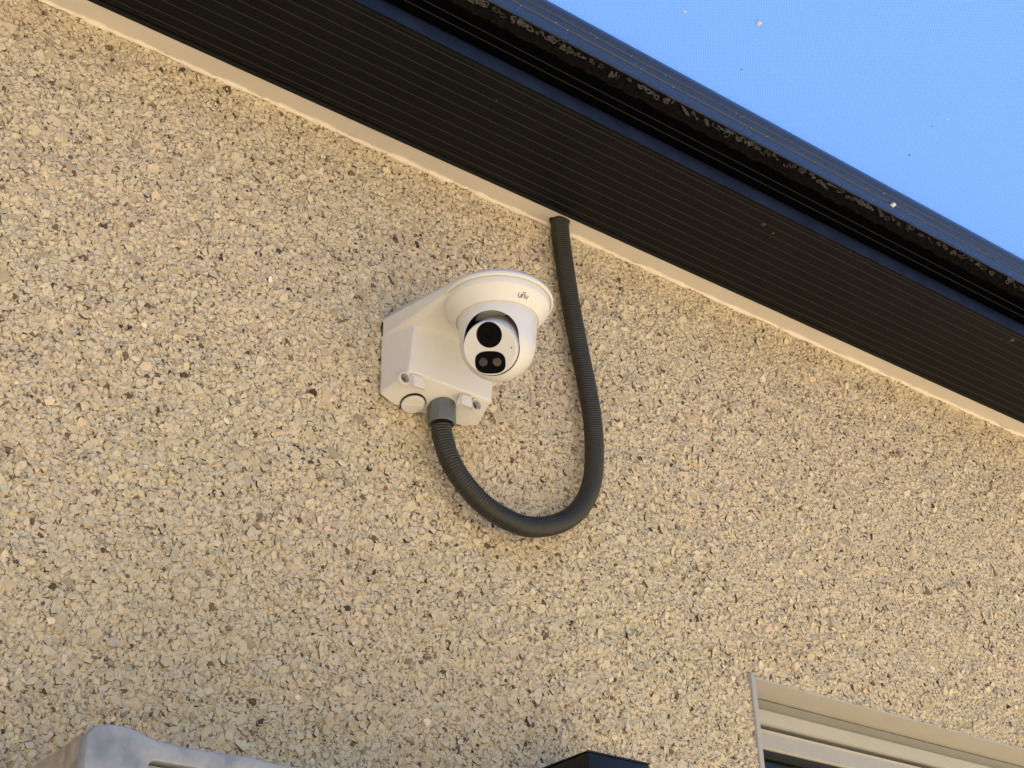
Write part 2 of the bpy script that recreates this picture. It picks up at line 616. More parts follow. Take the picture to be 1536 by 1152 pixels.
for k in range(NS):
    j = (k + 1) % NS
    CF += [(k, j, NS + j), (k, NS + j, NS + k), (NS + k, NS + j, 2 * NS)]
CF = np.array(CF)

def tints(r, rs):
    """paint colour of each stone; the bare brown and dark ones are mostly among the small stones"""
    n = len(r)
    c = np.array((0.65, 0.548, 0.376))[None, :] * rs.choice([0.99, 0.93, 0.85, 0.74], (n, 1), p=[0.46, 0.30, 0.16, 0.08]) * rs.normal(1, 0.03, (n, 1)) * np.concatenate(
        [np.ones((n, 1)), rs.normal(1, 0.012, (n, 1)), rs.normal(1, 0.03, (n, 1))], 1)
    u = rs.uniform(0, 1, n)
    odds = np.clip(1.35 - (r - 0.0022) / 0.0026, 0.10, 1.35)
    pal = [(0.013, (0.075, 0.056, 0.044)), (0.036, (0.15, 0.105, 0.064)), (0.030, (0.25, 0.19, 0.125)),
           (0.03, (0.42, 0.34, 0.235)), (0.05, (0.55, 0.46, 0.325)), (0.012, (0.70, 0.61, 0.45)), (0.004, (0.21, 0.115, 0.08)), (0.003, (0.14, 0.115, 0.11))]
    a = np.zeros(n)
    for p, col in pal:
        q = p * odds if col[0] < 0.3 else np.full(n, p)
        s = (u >= a) & (u < a + q)
        c[s] = np.array(col)[None, :] * rs.normal(1, 0.14, (s.sum(), 1))
        a += q
    return np.clip(c, 0.01, 0.85)

def relief(x, z):
    """slow unevenness of the render coat under a stone, metres"""
    i = np.clip(((x - GX0) / GS).astype(int), 0, nxg - 1)
    j = np.clip(((z - GZ0) / GS).astype(int), 0, nzg - 1)
    return -slow[j, i]

CH_X0, CH_X1, CH_Z0, CH_Z1 = GX0, GX1, GZ0, ZS
def spots(step, jit):
    nx, nz = int((CH_X1 - CH_X0) / step), int((CH_Z1 - CH_Z0) / step)
    gx, gz = np.meshgrid(np.arange(nx), np.arange(nz))
    x = CH_X0 + (gx + (gz % 2) * 0.5 + rng.uniform(-jit, jit, gx.shape)) * step
    z = CH_Z0 + (gz + rng.uniform(-jit, jit, gx.shape)) * step
    x, z = x.ravel(), z.ravel()
    k = (z < CH_Z1 - 0.002) & ~((x > WX0 - 0.004) & (x < WX1 + 0.004) & (z < WZ1 + 0.0045))
    return x[k], z[k]
xa, za = spots(0.0062, 0.48)
ra = np.clip(rng.lognormal(math.log(0.0033), 0.40, xa.size), 0.0014, 0.0092)
xb, zb = spots(0.0078, 0.5)
rb_ = np.clip(rng.lognormal(math.log(0.0019), 0.32, xb.size), 0.0009, 0.004)
cx, cz, cr = np.concatenate([xa, xb]), np.concatenate([za, zb]), np.concatenate([ra, rb_])
# keep stones clear of the window edge
near = (cx > WX0 - 0.0045) & (cz < WZ1 + 0.0055)
cr[near] = np.minimum(cr[near], 0.0018)
gap = np.maximum(WX0 - cx, cz - WZ1)
ok = (gap > cr * 1.05) | (cx > WX1)
cx, cz, cr = cx[ok], cz[ok], cr[ok]
cy = rng.uniform(-0.0004, 0.0021, cx.size) + relief(cx, cz)

# the 300 stones that show largest get an object of their own
P = np.stack([cx, cy, cz], 1) - np.array(CAM_LOC)
dep = -(P @ np.array(BACK))
u_ = 768 + 2300 * (P @ np.array(RIGHT)) / dep
v_ = 576 - 2300 * (P @ np.array(UP)) / dep
vis = (u_ > 8) & (u_ < 1528) & (v_ > 8) & (v_ < 1144)
hide = ((u_ > 560) & (u_ < 840) & (v_ > 400) & (v_ < 640)) | ((v_ > 1080) & (u_ < 460)) | ((np.abs(u_ - 870) < 35) & (v_ > 330) & (v_ < 790))
size = np.where(vis & ~hide, cr / dep, 0)
big = np.argsort(-size)[:300]
rest = np.ones(cx.size, bool)
rest[big] = False

def add_tint(me, cols, per):
    # painted top faces; along part of the outline the flank colour holds bare grime and crevice shade
    n = len(cols)
    at = me.attributes.new('tint', 'FLOAT_COLOR', 'CORNER')
    c = np.ones((n, NS, 3, 3, 4))                       # chip, edge, (flank, flank, top), corner, rgba
    c[..., :3] = cols[:, None, None, None, :]
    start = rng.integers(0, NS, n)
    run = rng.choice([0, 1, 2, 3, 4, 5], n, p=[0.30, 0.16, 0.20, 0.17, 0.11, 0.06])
    grime_shade = np.array([0.17, 0.125, 0.078])[None, :] * rng.uniform(0.35, 1.7, (n, 1))
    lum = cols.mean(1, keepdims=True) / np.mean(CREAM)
    grime_shade = grime_shade * np.clip(lum, 0.5, 1)
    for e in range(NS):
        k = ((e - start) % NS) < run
        c[k, e, 0:2, :, :3] = grime_shade[k][:, None, None, :]
    at.data.foreach_set('color', c.astype(np.float32).ravel())
    me.polygons.foreach_set('use_smooth', [False] * len(me.polygons))

ri = np.where(rest)[0]
ch = chip_arrays(ri.size, cr[ri], rng)
ch += np.stack([cx[ri], cy[ri], cz[ri]], 1)[:, None, :]
nv = 2 * NS + 1
me = bpy.data.meshes.new('pebbledash')
fa = (CF[None, :, :] + (np.arange(ri.size) * nv)[:, None, None]).reshape(-1, 3)
me.vertices.add(ri.size * nv)
me.vertices.foreach_set('co', ch.reshape(-1).astype(np.float32))
me.loops.add(fa.size)
me.loops.foreach_set('vertex_index', fa.reshape(-1).astype(np.int32))
me.polygons.add(len(fa))
me.polygons.foreach_set('loop_start', np.arange(0, fa.size, 3, dtype=np.int32))
me.polygons.foreach_set('loop_total', np.full(len(fa), 3, dtype=np.int32))
me.update(calc_edges=True)
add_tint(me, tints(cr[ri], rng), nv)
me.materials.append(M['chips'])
o = mesh_obj('pebbledash', me, wall)
tag(o, kind='stuff')

variants = []
tv = tints(np.full(40, 0.006), rng)
for k in range(40):
    c = chip_arrays(1, np.array([1.0]), rng)[0]
    m_ = bpy.data.meshes.new('pebble')
    m_.from_pydata([tuple(p) for p in c], [], [tuple(int(i) for i in f) for f in CF])
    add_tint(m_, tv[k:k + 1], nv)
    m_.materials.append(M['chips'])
    variants.append(m_)
for i, b_ in enumerate(big):
    o = bpy.data.objects.new('pebble', variants[i % 40])
    COL.objects.link(o)
    o.parent = wall
    s = float(cr[b_])
    o.location = (float(cx[b_]), float(cy[b_]) - 0.0006, float(cz[b_]))
    o.scale = (s, s * 0.9, s)
    o.rotation_euler = (0, random.uniform(0, 6.28), 0)

# -- soffit with the rough hole for the conduit ------------------------------------
SD = 0.0230
hole_c = on_y(840.5, 346, -0.0118)
def soffit():
    bm = bmesh.new()
    loop = [(X0, 0.004), (X1, 0.004), (X1, -SD), (X0, -SD)]
    hl = []
    for k in range(22):
        a = 2 * math.pi * k / 22
        rr = 0.0112 + random.uniform(-0.0004, 0.0012)
        if 0.2 < a < 0.9: rr += 0.001
        if 2.6 < a < 3.4: rr += 0.0012
        p = (hole_c.x + rr * math.cos(a), max(-SD + 0.002, min(0.003, hole_c.y + rr * math.sin(a))))
        hl.append(p)
    es = []
    for L in (loop, hl):
        vs = [bm.verts.new((x, y, ZS)) for x, y in L]
        for i in range(len(vs)):
            es.append(bm.edges.new((vs[i], vs[(i + 1) % len(vs)])))
    bmesh.ops.triangle_fill(bm, edges=es, use_beauty=True)
    # thickness
    r = bmesh.ops.extrude_face_region(bm, geom=list(bm.faces))
    bmesh.ops.translate(bm, verts=[v for v in r['geom'] if isinstance(v, bmesh.types.BMVert)], vec=(0, 0, 0.006))
    return from_bm('soffit', bm, 'soffit', house)
soffit()
box('eave_batten', X0, X1, -SD + 0.0015, 0.0, ZS + 0.03, ZS + 0.30, 'black', house)
# caulk bead along the corner of wall and soffit
pts, rad = [], []
x = -0.9
ph = 0
while x < 1.7:
    w = 0.0029 + 0.0013 * math.sin(x * 37) * math.sin(x * 91 + 1) + random.uniform(-0.0004, 0.0004)
    if -0.45 < x < -0.18: w *= 0.85
    pts.append((x, -0.0004 + random.uniform(-0.0004, 0.0003), ZS - 0.0012 + 0.0006 * math.sin(x * 53) * math.sin(x * 17) + random.uniform(-0.0004, 0.0004)))
    rad.append(max(0.0012, w))
    x += 0.004
v, f = tube_vf(pts, rad, 8)
mk('caulk_bead', v, f, 'caulk', house, smooth=60)

# -- window ---------------------------------------------------------------------------
win = mesh_obj('window', None if False else bpy.data.meshes.new('window'), house)
# window root part: the reveal lining around the opening
def quad_box(bm, x0, x1, y0, y1, z0, z1):
    v, f = box_vf(x0, x1, y0, y1, z0, z1)
    vs = [bm.verts.new(p) for p in v]
    for q in f:
        bm.faces.new([vs[i] for i in q])
bm = bmesh.new()
quad_box(bm, WX0 + 0.0066, WX1, 0.0000, 0.0435, WZ1 - 0.0006, WZ1 + 0.0016)     # head lining
quad_box(bm, WX1, WX1 + 0.004, -0.0022, 0.0435, WZ0, WZ1 + 0.004)
quad_box(bm, WX0 + 0.0066, WX1, -0.0022, 0.0435, WZ0 - 0.004, WZ0)
bmesh.ops.recalc_face_normals(bm, faces=bm.faces)
bm.to_mesh(win.data); bm.free()
win.data.materials.append(M['trim'])
box('edge_bead', WX0, WX0 + 0.0064, -0.0030, 0.10, WZ0 - 0.004, WZ1 + 0.0045, 'edge', win, bevel=0.0007)
def bar(name, prof, mat, smooth=30):
    return extrude_x(name, [(y, z) for y, z in prof], WX0 + 0.007, WX1 - 0.001, mat, win, smooth)
Y0 = 0.0435
bar('outer_frame', [(Y0, WZ1 - 0.0012), (Y0 + 0.0005, 2.2098), (Y0 + 0.05, 2.2098), (Y0 + 0.05, WZ1 - 0.0012)], 'frameshade')
bar('frame_bead', [(Y0 + 0.001, 2.2095), (Y0 - 0.0045, 2.2088), (Y0 - 0.0060, 2.2078), (Y0 - 0.0058, 2.2062),
                   (Y0 - 0.0035, 2.1946), (Y0 - 0.0005, 2.1932), (Y0 + 0.03, 2.1932), (Y0 + 0.03, 2.2095)], 'frame', 25)
bar('sash', [(Y0 + 0.010, 2.1928), (Y0 + 0.010, 2.1895), (Y0 - 0.001, 2.1885), (Y0 - 0.0028, 2.1872), (Y0 - 0.0022, 2.1855),
             (Y0 - 0.0008, 2.1848), (Y0 - 0.0008, 2.1690), (Y0 + 0.0012, 2.1676), (Y0 + 0.018, 2.1676), (Y0 + 0.018, 2.1928)], 'frame', 25)
bar('gasket', [(Y0 + 0.004, 2.1674), (Y0 + 0.003, 2.1625), (Y0 + 0.012, 2.1615), (Y0 + 0.012, 2.1674)], 'gasket')
box('stile', WX0 + 0.0070, WX0 + 0.040, Y0 + 0.0195, Y0 + 0.045, WZ0, 2.1930, 'frame', win, bevel=0.002)
box('stile', WX1 - 0.056, WX1 - 0.002, Y0 - 0.0005, Y0 + 0.017, WZ0 + 0.06, 2.1670, 'frame', win, bevel=0.002)
box('bottom_rail', WX0 + 0.007, WX1 - 0.002, Y0 - 0.0005, Y0 + 0.017, WZ0 + 0.002, WZ0 + 0.058, 'frame', win, bevel=0.002)
box('pane', WX0 + 0.0068, WX1 - 0.03, Y0 + 0.0125, Y0 + 0.0165, WZ0 + 0.03, 2.1670, 'glass', win)
v, f = box_vf(WX0 - 0.3, WX1 + 0.3, Y0 + 0.052, 2.2, WZ0 - 0.4, WZ1 + 0.2)
f = [q for i, q in enumerate(f) if i != 2]
mk('room_lining', v, f, 'room', win)

# ------------------------------------------------------------------ awning
AX0, AX1 = -3.4, 1.55
D1, D2 = 0.1645, 0.1985
ZB = 2.7200           # recess level
ZR0, ZR1 = 2.7455, 2.7925
aw = root('awning', (0.3, -0.1, ZS), 'dark ribbed awning cassette and rail with bright blue woven canopy above the wall', 'awning')
extrude_x('cassette', [(-SD - 0.0006, ZS - 0.0006), (-SD - 0.0006, ZS + 0.16), (-D1 + 0.02, ZS + 0.16), (-D1 + 0.02, ZS + 0.006),
                       (-D1, ZS + 0.0025), (-D1 + 0.0006, ZS - 0.0004), (-D1 + 0.002, ZS - 0.0010), (-SD - 0.012, ZS - 0.0010),
                       (-SD - 0.011, ZS - 0.0008), (-SD - 0.004, ZS + 0.0020), (-SD - 0.0024, ZS - 0.0006)], AX0, AX1, 'cassette', aw)
for d in (0.0386, 0.0501, 0.0642, 0.0780, 0.0916, 0.1050, 0.1185, 0.1318, 0.1448, 0.1576):
    hgt = 0.0006
    extrude_x('rib', [(-d - 0.00050, ZS - 0.0009), (-d - 0.00022, ZS - 0.0010 - hgt), (-d + 0.00022, ZS - 0.0010 - hgt), (-d + 0.00050, ZS - 0.0009)],
              AX0 + 0.002, AX1 - 0.002, 'ribline', aw)
# navy lip: face rising from the panel's outer edge and rolling back into the recess
lp = [(-D1 - 0.0022, ZS + 0.0002)]
for k in range(9):
    t = k / 8
    lp.append((-D1 - 0.0022 + 0.022 * t ** 3, ZS + 0.0015 + 0.0270 * math.sin(t * math.pi / 2)))
lp += [(-D1 + 0.030, ZS + 0.0290), (-D1 + 0.030, ZS + 0.0030), (-D1 + 0.003, ZS + 0.0030)]
extrude_x('lip', lp, AX0, AX1, 'lip', aw, 40)
# recess roof with two fine ridges
extrude_x('recess', [(-D1 + 0.028, ZB + 0.0040), (-D2, ZB + 0.0015), (-D2, ZB + 0.006), (-D1 + 0.028, ZB + 0.010)], AX0, AX1, 'recess', aw)
for d in (0.1738, 0.1846):
    zz = ZB + 0.0040 + (ZB + 0.0015 - ZB - 0.004) * ((d - (D1 - 0.028)) / (D2 - D1 + 0.028))
    extrude_x('recess_ridge', [(-d - 0.0004, zz + 0.0003), (-d, zz - 0.0007), (-d + 0.0004, zz + 0.0003)], AX0 + 0.002, AX1 - 0.002, 'ribline', aw)
# rail: outward face with two shallow flutes and a front nose
def rail_y(z):
    t = (z - ZR0) / (ZR1 - ZR0)
    return -D2 - 0.0035 + 0.0030 * t
rp = [(-D2 + 0.008, ZR0 - 0.0005), (-D2 - 0.0010, ZR0 - 0.0022), (-D2 - 0.0042, ZR0 - 0.0012), (-D2 - 0.0046, ZR0 + 0.0016)]
for k in range(1, 40):
    z = ZR0 + 0.0016 + (ZR1 - ZR0 - 0.003) * k / 40
    t = k / 40
    y = rail_y(z)
    for c, w, a in ((0.36, 0.055, 0.0026), (0.62, 0.055, 0.0022), (0.85, 0.10, -0.0014)):
        y += a * math.exp(-((t - c) / w) ** 2)
    rp.append((y, z))
rp += [(rail_y(ZR1) + 0.0004, ZR1 - 0.0010), (rail_y(ZR1) + 0.002, ZR1), (-D2 + 0.03, ZR1 + 0.002), (-D2 + 0.03, ZR0 + 0.004)]
rail = extrude_x('rail', rp, AX0, AX1, 'rail', aw, 50)
# brush seal hanging from the rail, with curled fibres
sp = []
nseg = 700
sv, sf = [], []
for i in range(nseg + 1):
    x = -0.75 + 2.45 * i / nseg
    j = random.uniform(-0.0006, 0.0006)
    j2 = 0.0012 * math.sin(x * 160) * math.sin(x * 61) + random.uniform(-0.0008, 0.0008)
    for y, z in ((-D2 + 0.002, ZB + 0.0055), (-D2 + 0.0005 + j, ZB + 0.0018 + j2), (-D2 - 0.0022 + j, ZB + 0.0022 + j2), (-D2 - 0.0028, ZR0 - 0.0015), (-D2 + 0.004, ZR0 - 0.001)):
        sv.append((x, y, z))
for i in range(nseg):
    for k in range(5):
        sf.append((i * 5 + k, i * 5 + (k + 1) % 5, (i + 1) * 5 + (k + 1) % 5, (i + 1) * 5 + k))
seal = mk('seal', sv, sf, 'seal', aw)
curls = []
for k in range(16):
    r_ = random.Random(k + 30)
    vv, ff = [], []
    for piece in range(r_.choice((1, 1, 1, 2, 2))):
        a0, turns = r_.uniform(0, 6.28), r_.choice((0.9, 1.0, 1.2, 1.6, 2.1))
        n = int(14 * turns) + 4
        ox, oz = r_.uniform(-0.004, 0.004) * piece, r_.uniform(-0.0022, 0.0022) * piece
        ra_, rb2 = r_.uniform(0.0026, 0.0048), r_.uniform(0.0022, 0.0036)
        pts = []
        for i in range(n + 1):
            t = i / n
            a = a0 + t * turns * 6.283
            w = 1 - 0.5 * t + 0.16 * math.sin(a * 2.3 + k) + r_.uniform(-0.10, 0.10)
            pts.append((ox + ra_ * w * math.cos(a) + 0.003 * (t - 0.5), -0.0010 - 0.0018 * abs(math.sin(t * 5 + k)), oz + rb2 * w * math.sin(a)))
        pts = catmull(pts, 3)
        v, f = tube_vf(pts, [0.00040 + 0.00050 * abs(math.sin(i * 0.37 + k)) * r_.uniform(0.6, 1.1) for i in range(len(pts))], 5)
        o0 = len(vv)
        vv += v
        ff += [tuple(i + o0 for i in q) for q in f]
    m_ = bpy.data.meshes.new('curl')
    m_.from_pydata([tuple(p) for p in vv], [], ff)
    m_.materials.append(M['curl'] if k % 3 else M['curl2'])
    fix(m_, 60)
    curls.append(m_)
x = -0.62
while x < 1.30:
    o = bpy.data.objects.new('curl', curls[random.randrange(16)])
    COL.objects.link(o)
    o.parent = seal
    s = random.uniform(0.65, 1.15)
    o.location = V((x, -D2 - 0.0016 + random.uniform(-0.0006, 0.0006), ZB + 0.0165 + random.uniform(-0.0035, 0.003))) - ORG[aw]
    o.scale = (s * random.choice((-1, 1)) * random.uniform(0.9, 1.5), s, s * random.choice((-1, 1)))
    o.rotation_euler = (random.uniform(-0.3, 0.3), random.uniform(-0.9, 0.9), 0)
    x += random.choice((0.005, 0.007, 0.008, 0.010, 0.012, 0.016))
# canopy: woven sheet running out and slightly down from the rail
CL, SL = 0.95, math.radians(9)
cv, cf = [], []
nxx, nyy = 60, 24
for j in range(nyy + 1):
    for i in range(nxx + 1):
        x = AX0 + 0.03 + (AX1 - AX0 - 0.06) * i / nxx
        s = CL * j / nyy
        sag = 0.014 * math.sin(math.pi * j / nyy) + 0.0025 * math.sin(x * 5 + 2) * (j / nyy)
        cv.append((x, -D2 + 0.006 - s * math.cos(SL), ZR1 + 0.0035 - s * math.sin(SL) - sag))
for j in range(nyy):
    for i in range(nxx):
        a = j * (nxx + 1) + i
        cf.append((a, a + 1, a + nxx + 2, a + nxx + 1))
canopy = mk('canopy', cv, cf, 'fabric', aw, smooth=60)
yf = -D2 + 0.006 - CL * math.cos(SL)
zf = ZR1 + 0.0035 - CL * math.sin(SL)
box('front_bar', AX0, AX1, yf - 0.05, yf - 0.001, zf - 0.05, zf + 0.015, 'rail', aw, bevel=0.008)
for xx in (AX0 + 0.25, AX1 - 0.25):
    v, f = tube_vf([(xx, -0.19, 2.775), (xx + (0.2 if xx < 0 else -0.2), -0.62, 2.66), (xx, yf - 0.01, zf - 0.02)], 0.018, 10)
    mk('folding_arm', v, f, 'cassette', aw, smooth=50)
def canopy_point(px, py):
    d = ray(px, py)
    n = V((0, math.sin(SL), -math.cos(SL)))
    p0 = V((0, -D2 + 0.006, ZR1 + 0.0035))
    t = (p0 - CAM_LOC).dot(n) / d.dot(n)
    return CAM_LOC + d * (t - 0.016)
def blob(name, c, r, mat, parent, seed, flat=0.5):
    rr = random.Random(seed)
    bm = bmesh.new()
    bmesh.ops.create_icosphere(bm, subdivisions=2, radius=1)
    for v in bm.verts:
        v.co *= rr.uniform(0.75, 1.2)
        v.co = V((v.co.x * r, v.co.y * r * rr.uniform(0.9, 1.1), v.co.z * r * flat)) + c
    return from_bm(name, bm, mat, parent, smooth=70)
for k, (px, py, r, mt) in enumerate([(1138, 35, 0.0036, 'dropping'), (1027, 18, 0.0017, 'dropping'), (1112, 104, 0.0014, 'debris'),
                                     (1364, 233, 0.0016, 'debris'), (1422, 179, 0.0013, 'dropping'), (1398, 190, 0.0011, 'debris')]):
    blob('speck' if mt == 'debris' else 'dropping', canopy_point(px, py), r * (0.6 if mt == 'debris' else 0.85), mt, canopy, k)
p = on_y(1339, 308, -D2 - 0.0025)
kb = blob('mud_knob', p, 0.0036, 'dropping', rail, 77, 0.8)
# bits stuck to the rail face, coloured pale for the sparkle of sunlight
dv, df_ = [], []
for k in range(240):
    x = random.uniform(-0.7, 1.5)
    t = random.random() ** 1.6
    z = ZR0 + 0.001 + t * (ZR1 - ZR0 - 0.003)
    y = rail_y(z) - 0.0002
    if t < 0.1: y -= 0.0012
    s = random.uniform(0.00015, 0.00042) * (1.8 if random.random() < 0.06 else 1)
    b0 = len(dv)
    dv += [(x - s, y + 0.0016, z), (x, y + 0.0016, z - s), (x + s * 1.3, y + 0.0016, z), (x, y + 0.0016, z + s), (x, y - s - 0.0004, z)]
    df_ += [(b0, b0 + 1, b0 + 4), (b0 + 1, b0 + 2, b0 + 4), (b0 + 2, b0 + 3, b0 + 4), (b0 + 3, b0, b0 + 4)]
o = mk('sparkle_bits', dv, df_, 'sparkle_bits', rail)
tag(o, kind='stuff')
# bits of cobweb and chaff caught under the cassette
for k, (px, py, r) in enumerate([(1145, 337, 0.0028), (1160, 350, 0.0018), (1518, 510, 0.0036), (1502, 508, 0.0016), (1275, 378, 0.0012), (1300, 394, 0.0011), (745, 150, 0.0013)]):
    c = on_z(px, py, ZS - 0.0016)
    blob('chaff', c, r, 'curl', aw, 200 + k, 0.3)

# ------------------------------------------------------------------ security camera
CX, CY, ZF = 0.0, -0.115, 2.469
camr = root('security_camera', (0, 0, 2.45), 'white turret security camera on its angled wall box fixed to the pebbledash', 'camera')

def R_(c, r): return ico_points(r, c)
# wall box: back plate on the stones, front face, then a shoulder reaching out to the round base
bk = -0.0020
r1 = 0.0035
ptsA = []
for x, z in ((-0.0525, 2.4085), (-0.0525, 2.486), (0.0545, 2.411), (0.0545, 2.488)):
    ptsA += R_((x, bk - r1, z), r1)
for x, z in ((-0.040, 2.4035), (0.040, 2.4055)):
    ptsA += R_((x, bk - r1, z), r1)
for x, z, d in ((-0.0480, 2.4165, 0.0440), (0.0440, 2.4150, 0.0440), (-0.0455, 2.4640, 0.0490), (0.0455, 2.4660, 0.0490)):
    ptsA += R_((x, -d + 0.0025, z), 0.0025)
bm = hull_bm(ptsA)
bodyA = from_bm('wall_box', bm, 'plastic', camr, smooth=38)
ptsB = []
for x, z in ((-0.0525, 2.470), (-0.0525, 2.487), (0.0545, 2.470), (0.0545, 2.489), (-0.036, 2.5065), (0.038, 2.508), (-0.020, 2.5190), (0.022, 2.5205)):
    ptsB += R_((x, bk - r1, z), r1)
for x in (-0.0455, 0.0455):
    ptsB += R_((x, -0.0465, 2.4645), 0.0025)
for k in range(72):
    a = 2 * math.pi * k / 72
    for rr, z in ((0.0495, ZF - 0.0005), (0.0505, ZF + 0.0005), (0.0505, ZF + 0.0042), (0.0490, ZF + 0.0062), (0.0460, ZF + 0.0070)):
        ptsB.append(V((CX + rr * math.cos(a), CY + rr * math.sin(a), z)))
bm = hull_bm(ptsB)
shoulder = from_bm('shoulder', bm, 'plastic', bodyA, smooth=38)
wnormal(shoulder)

# screw pockets, screws and wedge ramps of the front face
def face_pt(px, py):
    # front face plane through three front corners
    a, b, c = V((-0.048, -0.044, 2.4165)), V((0.044, -0.044, 2.4150)), V((-0.0455, -0.049, 2.4640))
    n = (b - a).cross(c - a).normalized()
    if n.y > 0: n = -n
    d = ray(px, py)
    t = (a - CAM_LOC).dot(n) / d.dot(n)
    return CAM_LOC + d * t, n
fe1 = V((1, 0, 0))
cutters = []
for k, (px, py) in enumerate(((610.0, 565.5), (717.0, 606.0))):
    c, n = face_pt(px, py)
    e2 = n.cross(fe1).normalized()
    prof = [(0, -0.010), (0.0048, -0.010), (0.0056, 0.004), (0, 0.004)]
    v, f = revolve_vf(prof, c, n, fe1, e2, 28)
    cut = mk('cutter', v, f, 'plastic', smooth=40)
    md = bodyA.modifiers.new('pocket%d' % k, 'BOOLEAN')
    md.object = cut
    md.operation = 'DIFFERENCE'
    md.solver = 'EXACT'
    cutters.append(cut)
    sprof = [(0.0015, -0.0068), (0.0016, -0.0056), (0.0030, -0.0050), (0.0038, -0.0062), (0.0038, -0.0102)]
    sprof = [(r_, t_ + 0.0005) for r_, t_ in [(0, -0.0068)] + sprof]
    v, f = revolve_vf([(0.0050, -0.006), (0.0066, -0.006), (0.0064, -0.0026), (0.0058, -0.0016), (0.0052, -0.0018), (0.0048, -0.004)], c, n, fe1, e2, 32)
    mk('screw_boss', v, f, 'plastic', bodyA, smooth=50)
    v, f = revolve_vf(sprof, c, n, fe1, e2, 20)
    mk('screw', v, f, 'steel', bodyA, smooth=30)
    # wedge ramp beside the pocket
    s = 1 if k == 0 else -1
    w0 = c + fe1 * (0.0078 * s) + e2 * 0
    up = V((0, 0, 1)) - n * n.z
    up.normalize()
    base = [w0 + up * 0.0055 - fe1 * s * 0.0015, w0 + fe1 * (s * 0.0115) + up * 0.0050, w0 + fe1 * (s * 0.0150) - up * 0.0062, w0 - fe1 * s * 0.0012 - up * 0.0066]
    top = [w0 + up * 0.0052, w0 + fe1 * (s * 0.0105) + up * 0.0046, w0 + fe1 * (s * 0.0120) - up * 0.0066 + n * 0.0012, w0 - up * 0.0068 + n * 0.0013]
    vv = [b - n * 0.003 for b in base] + [t_ + n * 0.0002 for t_ in top]
    mk('wedge', vv, [(0, 3, 2, 1), (4, 5, 6, 7), (0, 1, 5, 4), (1, 2, 6, 5), (2, 3, 7, 6), (3, 0, 4, 7)], 'plastic', bodyA)
wnormal(bodyA)
bake(bodyA)
for c in cutters:
    bpy.data.objects.remove(c, do_unlink=True)

# round plug in the underside
pc = V((-0.0245, -0.0130, 2.4022))
pn = V((0, -0.28, -1)).normalized()
pe1 = V((1, 0, 0))
pe2 = pn.cross(pe1).normalized()
v, f = revolve_vf([(0.0126, -0.004), (0.0126, 0.0004), (0.0119, 0.0006), (0.0119, -0.002)], pc, pn, pe1, pe2, 40)
mk('plug_seat', v, f, 'black', bodyA, smooth=30)
v, f = revolve_vf([(0.0114, -0.002), (0.0114, 0.0022), (0.0108, 0.0028), (0, 0.0028)], pc, pn, pe1, pe2, 40)
plug = mk('plug', v, f, 'plastic', bodyA, smooth=30)
q = []
for sx in (-1, 1):
    for sy in (-1, 1):
        for sz in (0, 1):
            q.append(pc + pn * (0.0026 + 0.0007 * sz) + (pe1 * 0.92 + pe2 * 0.39) * (sx * 0.0085) + (pe2 * 0.92 - pe1 * 0.39) * (sy * 0.0006))
bm = hull_bm(q)
from_bm('plug_ridge', bm, 'plastic', plug)

# turret base and housing
AXO = V((CX, CY, ZF))
DN = V((0, 0, -1))
E1 = V((0.794, -0.608, 0)).normalized()       # towards picture right
E2 = V((-0.608, -0.794, 0)).normalized()      # towards the viewer
base_prof = [(0.0, -0.004), (0.0500, -0.0035), (0.0516, -0.0030), (0.0524, -0.0018), (0.0524, 0.0004), (0.0515, 0.0014), (0.0505, 0.0016),
             (0.0499, -0.0006), (0.0491, -0.0006), (0.0490, 0.0052), (0.0484, 0.0074), (0.0468, 0.0092), (0.0400, 0.0188), (0.0384, 0.0204),
             (0.0380, 0.0196), (0.0376, 0.0196), (0.0374, 0.0206), (0, 0.0206)]
v, f = revolve_vf(base_prof, AXO, DN, E1, E2, 96)
tb = mk('turret_base', v, f, 'plastic', camr, smooth=26)
DC = 0.0430                                   # depth of the ball centre under the base
RD = 0.0351
hp = [(0, 0.0190), (0.0366, 0.0200), (0.0368, 0.0216), (0.0362, 0.0290), (0.0355, 0.0370)]
for k in range(0, 25):
    a = math.radians(90 * k / 24)
    hp.append((RD * math.cos(a), DC + RD * math.sin(a) * 1.0))
hp[-1] = (0, DC + RD)
v, f = revolve_vf(hp, AXO, DN, E1, E2, 96)
housing = mk('housing', v, f, 'plastic', camr, smooth=40)
housing.data.materials.append(M['black'])
BC = AXO + DN * DC
ea = (RIGHT * -0.235 - UP * 0.165 + BACK * 0.958).normalized()      # where the eye looks
eu = (UP - ea * UP.dot(ea)).normalized()
er = eu.cross(ea).normalized()
# opening cut by a slot that leaves room for the eye to tilt up
pts = []
for sh, rr in ((0.0, 0.0262), (0.0078, 0.0255)):
    for k in range(64):
        a = 2 * math.pi * k / 64
        for t in (-0.006, 0.075):
            pts.append(BC + ea * t + eu * (sh + rr * math.sin(a)) + er * (rr * math.cos(a)))
bm = hull_bm(pts)
cut = from_bm('cutter', bm, 'black')
md = housing.modifiers.new('opening', 'BOOLEAN')
md.object = cut
md.operation = 'DIFFERENCE'
md.solver = 'EXACT'
try:
    md.material_mode = 'TRANSFER'
except Exception:
    pass
bake(housing)
bpy.data.objects.remove(cut, do_unlink=True)
fix(housing.data, 40, False)
